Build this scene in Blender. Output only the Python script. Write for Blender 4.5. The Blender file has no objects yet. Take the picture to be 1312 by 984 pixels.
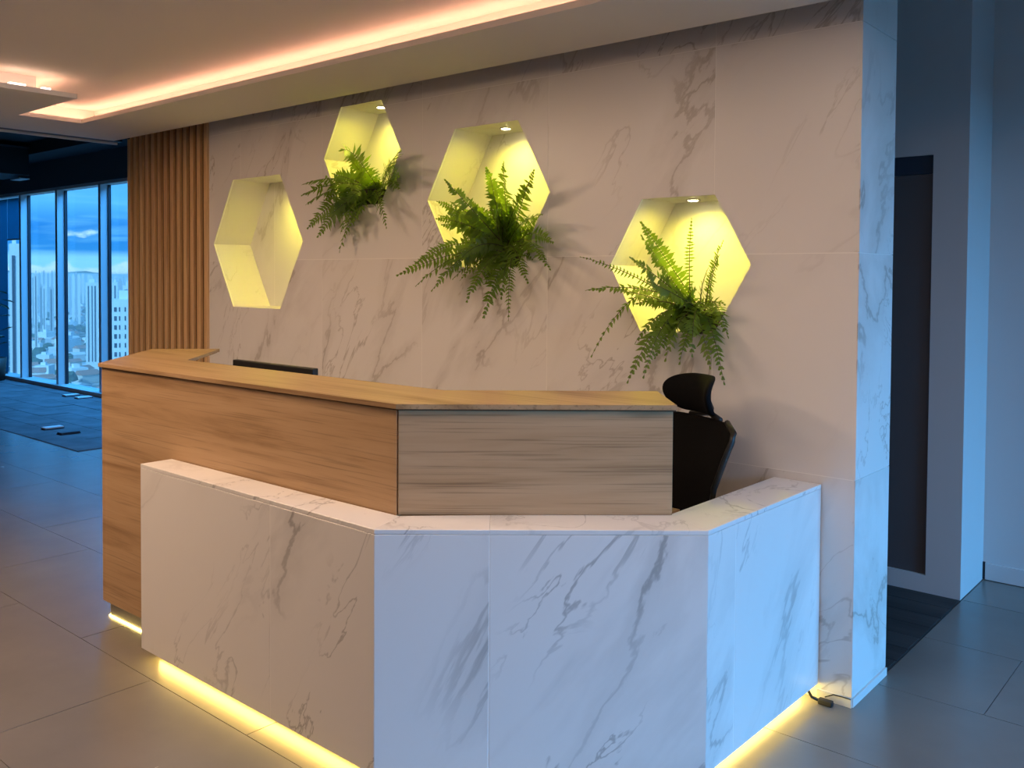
import bpy, bmesh, math, random
from mathutils import Vector, Matrix

# ---------------------------------------------------------------- scene, camera, world, big lights
S = bpy.context.scene
C = S.collection
S.view_settings.view_transform = 'Standard'
S.view_settings.look = 'None'
S.view_settings.gamma = 1.0
S.view_settings.use_curve_mapping = False
S.view_settings.exposure = -0.12

F_PX, W_PX = 1163.2, 1312.0
cam_d = bpy.data.cameras.new('camera')
cam = bpy.data.objects.new('camera', cam_d); C.objects.link(cam)
R_, D_, F_ = ((0.75905815, 0.65099072, 0.00646658), (0.02329066, -0.01722773, -0.99958029),
              (-0.65060608, 0.75889017, -0.02823885))
m = Matrix.Identity(4)
for r in range(3):
    m[r][0], m[r][1], m[r][2] = R_[r], -D_[r], -F_[r]
m[2][3] = 1.5
cam.matrix_world = m
cam_d.sensor_fit = 'HORIZONTAL'; cam_d.sensor_width = 36.0
cam_d.lens = F_PX / W_PX * 36.0
cam_d.shift_y = -(492.0 - 388.23) / W_PX
cam_d.clip_start = 0.05; cam_d.clip_end = 20000
S.camera = cam
try:
    S.cycles.use_denoising = True
    S.cycles.max_bounces = 10
    S.cycles.diffuse_bounces = 6
    S.cycles.transparent_max_bounces = 12
    S.cycles.volume_bounces = 2
    S.cycles.sample_clamp_indirect = 6.0
    S.cycles.caustics_reflective = False
    S.cycles.caustics_refractive = False
except Exception:
    pass

# sky: blue dusk sky with cloud bands, bright towards the horizon
wd = bpy.data.worlds.new('world'); S.world = wd; wd.use_nodes = True
nt = wd.node_tree; nt.nodes.clear()
def wn(t, **k):
    n = nt.nodes.new(t)
    for a, v in k.items(): setattr(n, a, v)
    return n
tc = wn('ShaderNodeTexCoord'); sep = wn('ShaderNodeSeparateXYZ')
nt.links.new(tc.outputs['Generated'], sep.inputs[0])
rmp = wn('ShaderNodeValToRGB')                       # base gradient by elevation (sin)
mr = wn('ShaderNodeMapRange'); mr.inputs['From Min'].default_value = -0.02; mr.inputs['From Max'].default_value = 0.18
nt.links.new(sep.outputs['Z'], mr.inputs[0]); nt.links.new(mr.outputs[0], rmp.inputs[0])
e = rmp.color_ramp.elements
e[0].position = 0.0; e[0].color = (0.30, 0.60, 0.88, 1)
e[1].position = 1.0; e[1].color = (0.12, 0.42, 0.85, 1)
for p, c in ((0.10, (0.55, 0.82, 1.0, 1)), (0.185, (0.50, 0.80, 1.0, 1)), (0.225, (0.06, 0.33, 0.74, 1)), (0.34, (0.05, 0.30, 0.74, 1)), (0.46, (0.20, 0.58, 0.96, 1))):
    k = e.new(p); k.color = c
mp = wn('ShaderNodeMapping'); mp.inputs['Scale'].default_value = (3, 3, 42)
nt.links.new(tc.outputs['Generated'], mp.inputs[0])
nz = wn('ShaderNodeTexNoise'); nz.inputs['Scale'].default_value = 2.2; nz.inputs['Detail'].default_value = 5; nz.inputs['Distortion'].default_value = 0.5
nt.links.new(mp.outputs[0], nz.inputs[0])
r2 = wn('ShaderNodeValToRGB'); r2.color_ramp.elements[0].position = 0.50; r2.color_ramp.elements[1].position = 0.72
nt.links.new(nz.outputs['Fac'], r2.inputs[0])
mx = wn('ShaderNodeMixRGB'); mx.inputs[2].default_value = (0.36, 0.72, 1.0, 1)
mul = wn('ShaderNodeMath', operation='MULTIPLY'); mul.inputs[1].default_value = 0.55
nt.links.new(r2.outputs[0], mul.inputs[0]); nt.links.new(mul.outputs[0], mx.inputs[0]); nt.links.new(rmp.outputs[0], mx.inputs[1])
# cumulus heads just over the horizon
mp3 = wn('ShaderNodeMapping'); mp3.inputs['Scale'].default_value = (26, 26, 60)
nt.links.new(tc.outputs['Generated'], mp3.inputs[0])
nz3 = wn('ShaderNodeTexNoise'); nz3.inputs['Scale'].default_value = 1.0; nz3.inputs['Detail'].default_value = 6
nt.links.new(mp3.outputs[0], nz3.inputs[0])
hgt = wn('ShaderNodeMapRange'); hgt.inputs['From Min'].default_value = 0.0; hgt.inputs['From Max'].default_value = 0.024
hgt.inputs['To Min'].default_value = 0.16; hgt.inputs['To Max'].default_value = -0.16
nt.links.new(sep.outputs['Z'], hgt.inputs[0])
add = wn('ShaderNodeMath', operation='ADD'); nt.links.new(nz3.outputs['Fac'], add.inputs[0]); nt.links.new(hgt.outputs[0], add.inputs[1])
r3 = wn('ShaderNodeValToRGB'); r3.color_ramp.elements[0].position = 0.50; r3.color_ramp.elements[1].position = 0.60
nt.links.new(add.outputs[0], r3.inputs[0])
mx3 = wn('ShaderNodeMixRGB'); mx3.inputs[2].default_value = (0.98, 0.95, 0.93, 1)
nt.links.new(r3.outputs[0], mx3.inputs[0]); nt.links.new(mx.outputs[0], mx3.inputs[1])
bg = wn('ShaderNodeBackground'); bg.inputs['Strength'].default_value = 1.45
nt.links.new(mx3.outputs[0], bg.inputs[0])
wo = wn('ShaderNodeOutputWorld'); nt.links.new(bg.outputs[0], wo.inputs[0])

def lamp(name, kind, loc, direction, energy, color, **k):
    d = bpy.data.lights.new(name, kind); d.energy = energy; d.color = color
    for a, v in k.items(): setattr(d, a, v)
    o = bpy.data.objects.new(name, d); C.objects.link(o); o.location = loc
    o.rotation_euler = Vector(direction).to_track_quat('-Z', 'Y').to_euler()
    return o
# low soft sun behind our building, lights the city only
lamp('sun', 'SUN', (0, -20, 60), (-0.35, 0.9, -0.5), 4.6, (0.72, 0.88, 1.0), angle=0.1)
# daylight of the open sky coming in through the window wall on the right
lamp('window_daylight', 'AREA', (6.4, 3.4, 3.05), (-1, 0.02, -0.22), 2150, (0.25, 0.58, 0.94), shape='RECTANGLE', size=4.2, size_y=2.6)
# unseen area lamp added above the hall windows to boost their daylight
lamp('hall_daylight_boost', 'AREA', (-10.8, 7.0, 4.7), (0.05, -1, -0.75), 1500, (0.14, 0.50, 1.0), shape='RECTANGLE', size=8.5, size_y=2.2)

# ---------------------------------------------------------------- helpers
def tag(o, label=None, cat=None, group=None, kind=None):
    if label: o['label'] = label
    if cat: o['category'] = cat
    if group: o['group'] = group
    if kind: o['kind'] = kind
    return o
def empty(name, loc=(0, 0, 0), rz=0.0):
    o = bpy.data.objects.new(name, None); C.objects.link(o); o.location = loc; o.rotation_euler = (0, 0, rz)
    o.empty_display_size = 0.1
    return o
def link(name, me, mat=None, parent=None, loc=None):
    o = bpy.data.objects.new(name, me); C.objects.link(o)
    if mat is not None and not me.materials: me.materials.append(mat)
    if parent is not None: o.parent = parent
    if loc is not None: o.location = loc
    return o
def mesh(name, bm, smooth=False):
    bmesh.ops.recalc_face_normals(bm, faces=bm.faces[:])
    me = bpy.data.meshes.new(name); bm.to_mesh(me); bm.free()
    if smooth:
        for p in me.polygons: p.use_smooth = True
    return me
def bm_box(bm, x0, x1, y0, y1, z0, z1, bev=0.0):
    vs = [bm.verts.new((x, y, z)) for z in (z0, z1) for x, y in ((x0, y0), (x1, y0), (x1, y1), (x0, y1))]
    fs = [bm.faces.new([vs[i] for i in q]) for q in ((3, 2, 1, 0), (4, 5, 6, 7), (0, 1, 5, 4), (1, 2, 6, 5), (2, 3, 7, 6), (3, 0, 4, 7))]
    if bev:
        es = {ed for f in fs for ed in f.edges}
        bmesh.ops.bevel(bm, geom=list(es), offset=bev, segments=2, affect='EDGES', profile=0.5)
def box(name, x0, x1, y0, y1, z0, z1, mat, parent=None, bev=0.0, org=None):
    """a box mesh; its origin sits at the centre of its base (or at org)"""
    cx, cy, cz = org if org else ((x0 + x1) / 2, (y0 + y1) / 2, z0)
    bm = bmesh.new(); bm_box(bm, x0 - cx, x1 - cx, y0 - cy, y1 - cy, z0 - cz, z1 - cz, bev)
    o = link(name, mesh(name, bm), mat, parent)
    o.location = (cx, cy, cz)
    if parent is not None: o.location = Vector((cx, cy, cz)) - parent.location
    return o
def bm_prism(bm, pts, z0, z1):
    a = [bm.verts.new((x, y, z0)) for x, y in pts]; b = [bm.verts.new((x, y, z1)) for x, y in pts]
    n = len(pts); bm.faces.new(a[::-1]); bm.faces.new(b)
    for i in range(n): bm.faces.new((a[i], a[(i + 1) % n], b[(i + 1) % n], b[i]))
def prism(name, pts, z0, z1, mat, parent=None, bev=0.0):
    cx = sum(p[0] for p in pts) / len(pts); cy = sum(p[1] for p in pts) / len(pts)
    bm = bmesh.new(); bm_prism(bm, [(x - cx, y - cy) for x, y in pts], 0, z1 - z0)
    if bev: bmesh.ops.bevel(bm, geom=bm.edges[:], offset=bev, segments=1, affect='EDGES')
    o = link(name, mesh(name, bm), mat, parent)
    p = Vector((cx, cy, z0)); o.location = p - parent.location if parent is not None else p
    return o
def bm_tube(bm, path, rad, seg=8, cap=True):
    rings = []
    for i, p in enumerate(path):
        p = Vector(p)
        t = (Vector(path[min(i + 1, len(path) - 1)]) - Vector(path[max(i - 1, 0)])).normalized()
        a = t.cross(Vector((0, 0, 1)));
        if a.length < 1e-3: a = Vector((1, 0, 0))
        a.normalize(); b = t.cross(a)
        r = rad[i] if isinstance(rad, (list, tuple)) else rad
        rings.append([bm.verts.new(p + (a * math.cos(2 * math.pi * k / seg) + b * math.sin(2 * math.pi * k / seg)) * r) for k in range(seg)])
    for q, w in zip(rings, rings[1:]):
        for k in range(seg): bm.faces.new((q[k], q[(k + 1) % seg], w[(k + 1) % seg], w[k]))
    if cap: bm.faces.new(rings[0][::-1]); bm.faces.new(rings[-1])
def tube(name, path, rad, mat, parent=None, seg=8):
    bm = bmesh.new(); bm_tube(bm, path, rad, seg)
    return link(name, mesh(name, bm, True), mat, parent)
def bm_lathe(bm, prof, seg=24):
    rings = [[bm.verts.new((r * math.cos(2 * math.pi * k / seg), r * math.sin(2 * math.pi * k / seg), z)) for k in range(seg)] for r, z in prof]
    for q, w in zip(rings, rings[1:]):
        for k in range(seg): bm.faces.new((q[k], q[(k + 1) % seg], w[(k + 1) % seg], w[k]))
    bm.faces.new(rings[0][::-1]); bm.faces.new(rings[-1])

# ---------------------------------------------------------------- materials
def new_mat(name):
    mt = bpy.data.materials.new(name); mt.use_nodes = True
    t = mt.node_tree; b = t.nodes['Principled BSDF']
    return mt, t, b
def plain(name, col, rough=0.6, metal=0.0, spec=0.5, noise=0.0, nscale=6.0):
    mt, t, b = new_mat(name)
    b.inputs['Base Color'].default_value = (*col, 1); b.inputs['Roughness'].default_value = rough
    b.inputs['Metallic'].default_value = metal; b.inputs['Specular IOR Level'].default_value = spec
    if noise:
        tc = t.nodes.new('ShaderNodeTexCoord'); n = t.nodes.new('ShaderNodeTexNoise'); n.inputs['Scale'].default_value = nscale; n.inputs['Detail'].default_value = 5
        t.links.new(tc.outputs['Object'], n.inputs[0])
        r = t.nodes.new('ShaderNodeValToRGB')
        r.color_ramp.elements[0].position = 0.3; r.color_ramp.elements[1].position = 0.7
        r.color_ramp.elements[0].color = (*[c * (1 - noise) for c in col], 1); r.color_ramp.elements[1].color = (*[min(1, c * (1 + noise)) for c in col], 1)
        t.links.new(n.outputs['Fac'], r.inputs[0]); t.links.new(r.outputs[0], b.inputs['Base Color'])
    return mt
def emit(name, col, strength):
    mt, t, b = new_mat(name)
    b.inputs['Base Color'].default_value = (*col, 1)
    b.inputs['Emission Color'].default_value = (*col, 1); b.inputs['Emission Strength'].default_value = strength
    return mt

def marble(name, base=(0.80, 0.78, 0.76), vein=(0.42, 0.38, 0.34), rough=0.32, scale=1.0, amount=1.0, stretch=(1.5, 1.0, 0.5)):
    mt, t, b = new_mat(name); N = t.nodes.new; L = t.links.new
    tc = N('ShaderNodeTexCoord'); oi = N('ShaderNodeObjectInfo')
    rv = N('ShaderNodeVectorMath'); rv.operation = 'MULTIPLY_ADD'
    cmb = N('ShaderNodeCombineXYZ')
    for i in range(3): L(oi.outputs['Random'], cmb.inputs[i])
    L(cmb.outputs[0], rv.inputs[0]); rv.inputs[1].default_value = (37.0, 23.0, 51.0); L(tc.outputs['Object'], rv.inputs[2])
    m0 = N('ShaderNodeMapping'); m0.inputs['Rotation'].default_value = (0.0, -0.62, 0.0); L(rv.outputs[0], m0.inputs[0])
    mp = N('ShaderNodeMapping'); mp.inputs['Scale'].default_value = stretch
    L(m0.outputs[0], mp.inputs[0])
    def ridge(sc, det, dist, w0, w1, off):
        n = N('ShaderNodeTexNoise'); n.inputs['Scale'].default_value = sc * scale; n.inputs['Detail'].default_value = det
        n.inputs['Roughness'].default_value = 0.55; n.inputs['Distortion'].default_value = dist
        o = N('ShaderNodeVectorMath'); o.operation = 'ADD'; o.inputs[1].default_value = (off, off * 1.3, -off)
        L(mp.outputs[0], o.inputs[0]); L(o.outputs[0], n.inputs[0])
        s = N('ShaderNodeMath'); s.operation = 'SUBTRACT'; s.inputs[1].default_value = 0.5; L(n.outputs['Fac'], s.inputs[0])
        a = N('ShaderNodeMath'); a.operation = 'ABSOLUTE'; L(s.outputs[0], a.inputs[0])
        r = N('ShaderNodeMapRange'); r.interpolation_type = 'SMOOTHSTEP'; r.inputs['From Min'].default_value = w0; r.inputs['From Max'].default_value = w1
        r.inputs['To Min'].default_value = 1; r.inputs['To Max'].default_value = 0; L(a.outputs[0], r.inputs[0])
        return r.outputs[0]
    def mask(sc, lo, hi, off):
        n = N('ShaderNodeTexNoise'); n.inputs['Scale'].default_value = sc * scale; n.inputs['Detail'].default_value = 2
        o = N('ShaderNodeVectorMath'); o.operation = 'ADD'; o.inputs[1].default_value = (off, -off, off * 0.6)
        L(mp.outputs[0], o.inputs[0]); L(o.outputs[0], n.inputs[0])
        r = N('ShaderNodeMapRange'); r.interpolation_type = 'SMOOTHSTEP'; r.inputs['From Min'].default_value = lo; r.inputs['From Max'].default_value = hi
        L(n.outputs['Fac'], r.inputs[0]); return r.outputs[0]
    def mul(x, y):
        q = N('ShaderNodeMath'); q.operation = 'MULTIPLY'
        for i, v in enumerate((x, y)):
            if isinstance(v, (int, float)): q.inputs[i].default_value = v
            else: L(v, q.inputs[i])
        return q.outputs[0]
    def mxm(x, y):
        q = N('ShaderNodeMath'); q.operation = 'MAXIMUM'; L(x, q.inputs[0]); L(y, q.inputs[1]); return q.outputs[0]
    m1 = mask(1.1, 0.44, 0.66, 3.0)
    v1 = mul(ridge(1.5, 7, 0.5, 0.001, 0.020, 0.0), m1)
    v2 = mul(mul(ridge(3.4, 5, 0.7, 0.0, 0.016, 7.0), mask(1.3, 0.50, 0.66, 9.0)), 0.8)
    v3 = mul(mul(ridge(1.5, 6, 0.5, 0.0, 0.10, 0.0), m1), 0.34)
    v = mul(mxm(mxm(v1, v2), v3), amount)
    mx = N('ShaderNodeMixRGB'); mx.inputs[1].default_value = (*base, 1); mx.inputs[2].default_value = (*vein, 1)
    L(v, mx.inputs[0]); L(mx.outputs[0], b.inputs['Base Color'])
    b.inputs['Roughness'].default_value = rough
    return mt

def oak(name, c0, c1, c2, axis='X', rough=0.45, scale=1.0):
    mt, t, b = new_mat(name); N = t.nodes.new; L = t.links.new
    tc = N('ShaderNodeTexCoord'); mp = N('ShaderNodeMapping')
    sc = {'X': (0.55, 7, 7), 'Z': (9, 9, 0.6), 'D': (0.7, 0.7, 10)}[axis]
    mp.inputs['Scale'].default_value = [s * scale for s in sc]
    oi = N('ShaderNodeObjectInfo'); cmb = N('ShaderNodeCombineXYZ')
    mm = N('ShaderNodeMath'); mm.operation = 'MULTIPLY'; mm.inputs[1].default_value = 40; L(oi.outputs['Random'], mm.inputs[0])
    for i in range(3): L(mm.outputs[0], cmb.inputs[i])
    ad = N('ShaderNodeVectorMath'); ad.operation = 'ADD'; L(tc.outputs['Object'], ad.inputs[0]); L(cmb.outputs[0], ad.inputs[1])
    L(ad.outputs[0], mp.inputs[0])
    n = N('ShaderNodeTexNoise'); n.inputs['Scale'].default_value = 1.3; n.inputs['Detail'].default_value = 8; n.inputs['Roughness'].default_value = 0.60; n.inputs['Distortion'].default_value = 0.7
    L(mp.outputs[0], n.inputs[0])
    r = N('ShaderNodeValToRGB'); el = r.color_ramp.elements
    el[0].position = 0.30; el[0].color = (*c0, 1); el[1].position = 0.72; el[1].color = (*c2, 1)
    k = el.new(0.47); k.color = (*c1, 1)
    L(n.outputs['Fac'], r.inputs[0])
    # fine dark pores along the grain
    mp2 = N('ShaderNodeMapping'); mp2.inputs['Scale'].default_value = [s * scale * (3.2 if s < 1 else 16) for s in sc]; L(ad.outputs[0], mp2.inputs[0])
    n2 = N('ShaderNodeTexNoise'); n2.inputs['Scale'].default_value = 1.0; n2.inputs['Detail'].default_value = 3; L(mp2.outputs[0], n2.inputs[0])
    rr = N('ShaderNodeMapRange'); rr.inputs['From Min'].default_value = 0.30; rr.inputs['From Max'].default_value = 0.45
    rr.inputs['To Min'].default_value = 0.55; rr.inputs['To Max'].default_value = 0.0; L(n2.outputs['Fac'], rr.inputs[0])
    mx = N('ShaderNodeMixRGB'); mx.inputs[2].default_value = (*[c * 0.55 for c in c0], 1); L(rr.outputs[0], mx.inputs[0]); L(r.outputs[0], mx.inputs[1])
    col = mx.outputs[0]
    if axis == 'D':                                       # a few dark knots
        mp3 = N('ShaderNodeMapping'); mp3.inputs['Scale'].default_value = (1.5, 1.5, 5.0); L(ad.outputs[0], mp3.inputs[0])
        nd = N('ShaderNodeTexNoise'); nd.inputs['Scale'].default_value = 4.0; L(mp3.outputs[0], nd.inputs[0])
        mxv = N('ShaderNodeMixRGB'); mxv.inputs[0].default_value = 0.12; L(mp3.outputs[0], mxv.inputs[1]); L(nd.outputs['Color'], mxv.inputs[2])
        vo = N('ShaderNodeTexVoronoi'); vo.inputs['Scale'].default_value = 0.9; L(mxv.outputs[0], vo.inputs['Vector'])
        kr = N('ShaderNodeMapRange'); kr.interpolation_type = 'SMOOTHSTEP'; kr.inputs['From Min'].default_value = 0.03; kr.inputs['From Max'].default_value = 0.15
        kr.inputs['To Min'].default_value = 0.75; kr.inputs['To Max'].default_value = 0.0; L(vo.outputs['Distance'], kr.inputs[0])
        mk = N('ShaderNodeMixRGB'); mk.inputs[2].default_value = (*[c * 0.5 for c in c0], 1); L(kr.outputs[0], mk.inputs[0]); L(col, mk.inputs[1]); col = mk.outputs[0]
    L(col, b.inputs['Base Color']); b.inputs['Roughness'].default_value = rough
    return mt

M_MARBLE = marble('marble_wall', amount=0.85)
M_DESK = marble('marble_desk', scale=1.0, amount=0.95, vein=(0.36, 0.35, 0.34))
M_NICHE = marble('marble_niche', amount=0.6, rough=0.4)
M_GROUT = plain('pale_grout', (0.93, 0.91, 0.88), 0.6)
M_OAK = oak('oak_front', (0.27, 0.155, 0.072), (0.43, 0.275, 0.145), (0.50, 0.335, 0.19), 'D')
M_OAKTOP = oak('oak_top', (0.26, 0.15, 0.07), (0.40, 0.255, 0.13), (0.47, 0.315, 0.18), 'X')
M_OAKSLAT = oak('oak_slat', (0.52, 0.31, 0.14), (0.72, 0.46, 0.22), (0.78, 0.52, 0.27), 'Z')
M_BACKING = plain('slat_backing', (0.12, 0.06, 0.025), 0.7)
M_CEIL = plain('ceiling_paint', (0.80, 0.77, 0.72), 0.8)
M_WALL = plain('wall_paint', (0.62, 0.60, 0.60), 0.7, noise=0.03, nscale=1.5)
M_PILLAR = plain('far_wall_paint', (0.60, 0.58, 0.58), 0.6)
M_DARK = plain('dark_ceiling_paint', (0.035, 0.036, 0.04), 0.7)
M_HALLWALL = plain('hall_wall', (0.10, 0.11, 0.12), 0.7)
M_BLACK = plain('black_plastic', (0.008, 0.008, 0.009), 0.45)
M_BLACKMESH = plain('black_fabric_mesh', (0.004, 0.004, 0.005), 0.9, spec=0.12, noise=0.3, nscale=220)
M_FRAME = plain('window_aluminium', (0.55, 0.58, 0.60), 0.4, 0.0)
M_GASKET = plain('window_gasket', (0.02, 0.02, 0.03), 0.6)
M_SILL = plain('window_sill_concrete', (0.42, 0.42, 0.40), 0.7)
M_ALU = plain('brushed_aluminium', (0.50, 0.48, 0.44), 0.35, 0.8)
M_SKIRT = plain('pale_skirting', (0.70, 0.68, 0.66), 0.5)
M_DOOR = plain('dark_door_leaf', (0.11, 0.10, 0.105), 0.45)
M_DOORREFL = plain('door_reflection_blue', (0.03, 0.045, 0.075), 0.3)  # colour of the reflection painted across the top of the door
M_CARPET = plain('dark_carpet', (0.085, 0.088, 0.095), 0.8, noise=0.35, nscale=4)
M_WOODDARK = oak('dark_floorboard', (0.014, 0.014, 0.016), (0.03, 0.03, 0.032), (0.045, 0.044, 0.045), 'X', 0.6)
M_COVE = emit('cove_led', (1.0, 0.51, 0.34), 16.0)
M_COVE2 = emit('cove_led_dim', (1.0, 0.51, 0.34), 6.0)
M_COVEHOT = emit('bare_led', (1.0, 0.80, 0.65), 5.0)
M_LED = emit('yellow_led', (1.0, 0.74, 0.20), 20.0)
M_SPOT = emit('spot_lens', (1.0, 0.88, 0.50), 60.0)
M_DIFF = emit('fill_diffuser', (1.0, 0.78, 0.62), 3.0)  # glow of the added fill lamps

# floor porcelain
M_TILE, t, b = new_mat('grey_porcelain'); N = t.nodes.new; L = t.links.new
tc = N('ShaderNodeTexCoord'); n = N('ShaderNodeTexNoise'); n.inputs['Scale'].default_value = 1.6; n.inputs['Detail'].default_value = 7; n.inputs['Roughness'].default_value = 0.6
gm = N('ShaderNodeNewGeometry'); L(gm.outputs['Position'], n.inputs[0])
r = N('ShaderNodeValToRGB'); r.color_ramp.elements[0].position = 0.3; r.color_ramp.elements[1].position = 0.72
r.color_ramp.elements[0].color = (0.165, 0.152, 0.138, 1); r.color_ramp.elements[1].color = (0.205, 0.187, 0.168, 1)
L(n.outputs['Fac'], r.inputs[0]); L(r.outputs[0], b.inputs['Base Color'])
rr = N('ShaderNodeMapRange'); rr.inputs['To Min'].default_value = 0.22; rr.inputs['To Max'].default_value = 0.30; L(n.outputs['Fac'], rr.inputs[0]); L(rr.outputs[0], b.inputs['Roughness'])
b.inputs['Specular IOR Level'].default_value = 0.75
M_FGROUT = plain('floor_grout', (0.15, 0.14, 0.13), 0.6)

# thin window glass: clear with a slight blue tint and a mirror sheen
M_GLASS = bpy.data.materials.new('window_glass'); M_GLASS.use_nodes = True
t = M_GLASS.node_tree; t.nodes.clear(); N = t.nodes.new; L = t.links.new
tr = N('ShaderNodeBsdfTransparent'); tr.inputs[0].default_value = (0.62, 0.87, 1.0, 1)
gl = N('ShaderNodeBsdfGlossy'); gl.inputs['Roughness'].default_value = 0.02
ms = N('ShaderNodeMixShader'); ms.inputs[0].default_value = 0.05; L(tr.outputs[0], ms.inputs[1]); L(gl.outputs[0], ms.inputs[2])
ou = N('ShaderNodeOutputMaterial'); L(ms.outputs[0], ou.inputs[0])

def leafy(name, col, tcol):
    mt = bpy.data.materials.new(name); mt.use_nodes = True
    t = mt.node_tree; t.nodes.clear(); N = t.nodes.new; L = t.links.new
    d = N('ShaderNodeBsdfPrincipled'); d.inputs['Roughness'].default_value = 0.5
    tc = N('ShaderNodeTexCoord'); n = N('ShaderNodeTexNoise'); n.inputs['Scale'].default_value = 30; L(tc.outputs['Object'], n.inputs[0])
    r = N('ShaderNodeValToRGB'); r.color_ramp.elements[0].color = (*[c * 0.7 for c in col], 1); r.color_ramp.elements[1].color = (*[c * 1.25 for c in col], 1)
    L(n.outputs['Fac'], r.inputs[0]); L(r.outputs[0], d.inputs['Base Color'])
    tl = N('ShaderNodeBsdfTranslucent'); tl.inputs[0].default_value = (*tcol, 1)
    ms = N('ShaderNodeMixShader'); ms.inputs[0].default_value = 0.38; L(d.outputs[0], ms.inputs[1]); L(tl.outputs[0], ms.inputs[2])
    o = N('ShaderNodeOutputMaterial'); L(ms.outputs[0], o.inputs[0])
    return mt
M_FERN = leafy('fern_leaf', (0.07, 0.13, 0.018), (0.32, 0.52, 0.03))
M_STEM = plain('fern_stem', (0.06, 0.06, 0.015), 0.6)
M_SOIL = plain('potting_soil', (0.02, 0.013, 0.008), 0.95, noise=0.5, nscale=60)
M_POT = plain('dark_planter', (0.03, 0.025, 0.02), 0.6)

# ---------------------------------------------------------------- setting: floor
WY = 3.163                                     # plane of the marble wall
floor = box('floor', -16, 3.5, -5, 5.35, -0.10, -0.003, M_FGROUT); tag(floor, 'grey porcelain tile floor running through the lobby', 'floor', kind='structure')
TX, TY, G = 1.2, 0.585, 0.0035
tile_me = {}
def floor_tile(x0, x1, y0, y1):
    key = (round(x1 - x0, 3), round(y1 - y0, 3))
    if key not in tile_me:
        bm = bmesh.new(); bm_box(bm, 0, key[0], 0, key[1], 0, 0.003)
        tile_me[key] = mesh('tile', bm); tile_me[key].materials.append(M_TILE)
    o = bpy.data.objects.new('tile', tile_me[key]); C.objects.link(o); o.parent = floor
    o.location = Vector((x0, y0, -0.003)) - floor.location
def minus(x0, x1, y0, y1):
    """floor rectangle without the hall carpet, the corridor boards and the wall's foot"""
    if y0 >= 3.41:
        if x1 > -7.75 and x0 < -7.75: x0 = -7.75
        if x1 <= -7.75: return None
    if y0 >= WY + 0.2 and x1 > -6.34:            # beyond the marble wall: only right of its end, or in the hall
        if x1 <= -1.137: x1 = min(x1, -6.34)
        elif x0 < -1.137: x0 = -1.137
    return x0, x1, y0, y1
for j in range(-9, 3):
    y0 = 3.415 + j * TY; y1 = min(y0 + TY, 4.98)
    off = 0.43 if j % 2 == 0 else 1.045
    for i in range(-9, 2):
        x0 = off + i * TX; x1 = x0 + TX
        if x0 > 1.2: continue
        q = minus(x0, x1, y0, y1)
        if q and q[1] - q[0] > 0.03: floor_tile(q[0] + G / 2, q[1] - G / 2, q[2] + G / 2, q[3] - G / 2)
# hall carpet planks
carpet = box('floor_carpet', -15.9, -7.752, 3.417, 5.3, -0.003, 0.0005, M_CARPET); tag(carpet, 'dark rough carpet floor of the open hall by the windows', 'floor', kind='structure')
random.seed(4)
for j in range(6):
    for i in range(7):
        w = 1.14; x0 = -15.7 + i * w + (0.57 if j % 2 else 0); x1 = min(x0 + w, -7.76)
        if x1 - x0 < 0.2: continue
        box('carpet_plank', x0 + 0.006, x1 - 0.006, 3.42 + j * 0.3, 3.42 + j * 0.3 + 0.294, 0.0005, 0.003 + random.random() * 0.003, M_CARPET, carpet)
# corridor floorboards
cor = box('floor_corridor', -4.0, -1.139, 3.521, 4.568, -0.003, 0.0002, M_WOODDARK); tag(cor, 'dark floorboards of the side corridor', 'floor', kind='structure')
for j in range(7):
    for i in range(3):
        x0 = -1.142 - (i + 1) * 1.1 + (0.4 if j % 2 else 0); x1 = min(x0 + 1.096, -1.142)
        box('floorboard', max(x0, -3.99), x1, 3.523 + j * 0.149, 3.523 + j * 0.149 + 0.146, 0.0002, 0.003, M_WOODDARK, cor)

# ---------------------------------------------------------------- setting: marble wall with hexagon niches
HEX = [  # centre x, centre z, half flat, half width, half height
    (-4.755, 1.700, 0.247, 0.467, 0.394),
    (-3.783, 2.150, 0.165, 0.313, 0.270),
    (-2.883, 1.880, 0.200, 0.388, 0.335),
    (-1.853, 1.553, 0.165, 0.318, 0.270)]
def hex_pts(h, grow=0.0):
    cx, cz, a, w, hh = h
    k = 1 + grow / hh
    return [(cx + x * k, cz + z * k) for x, z in ((-a, hh), (a, hh), (w, 0), (a, -hh), (-a, -hh), (-w, 0))]
cutters = []
for h in HEX:
    bm = bmesh.new()
    P = hex_pts(h)
    a = [bm.verts.new((x, 3.0, z)) for x, z in P]; c = [bm.verts.new((x, 3.30, z)) for x, z in P]
    bm.faces.new(a); bm.faces.new(c[::-1])
    for i in range(6): bm.faces.new((a[i], a[(i + 1) % 6], c[(i + 1) % 6], c[i]))
    cutters.append(link('cutter', mesh('cutter', bm)))
def cut(o, x0, x1, z0, z1):
    """boolean the hexagons that touch the rectangle out of o"""
    hit = [k for h, k in zip(HEX, cutters) if h[0] - h[3] < x1 and h[0] + h[3] > x0 and h[1] - h[4] < z1 and h[1] + h[4] > z0]
    for k in hit:
        md = o.modifiers.new('b', 'BOOLEAN'); md.object = k; md.operation = 'DIFFERENCE'; md.solver = 'EXACT'
    if hit:
        bpy.context.view_layer.update()
        dg = bpy.context.evaluated_depsgraph_get()
        me = bpy.data.meshes.new_from_object(o.evaluated_get(dg)); o.modifiers.clear(); o.data = me
wall = box('wall_back', -5.275, -1.139, 3.1637, 3.175, 0.0, 2.60, M_GROUT); cut(wall, -5.3, -1.1, 0, 2.6)
tag(wall, 'pale veined marble feature wall with four hexagonal niches', 'wall', kind='structure')
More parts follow.
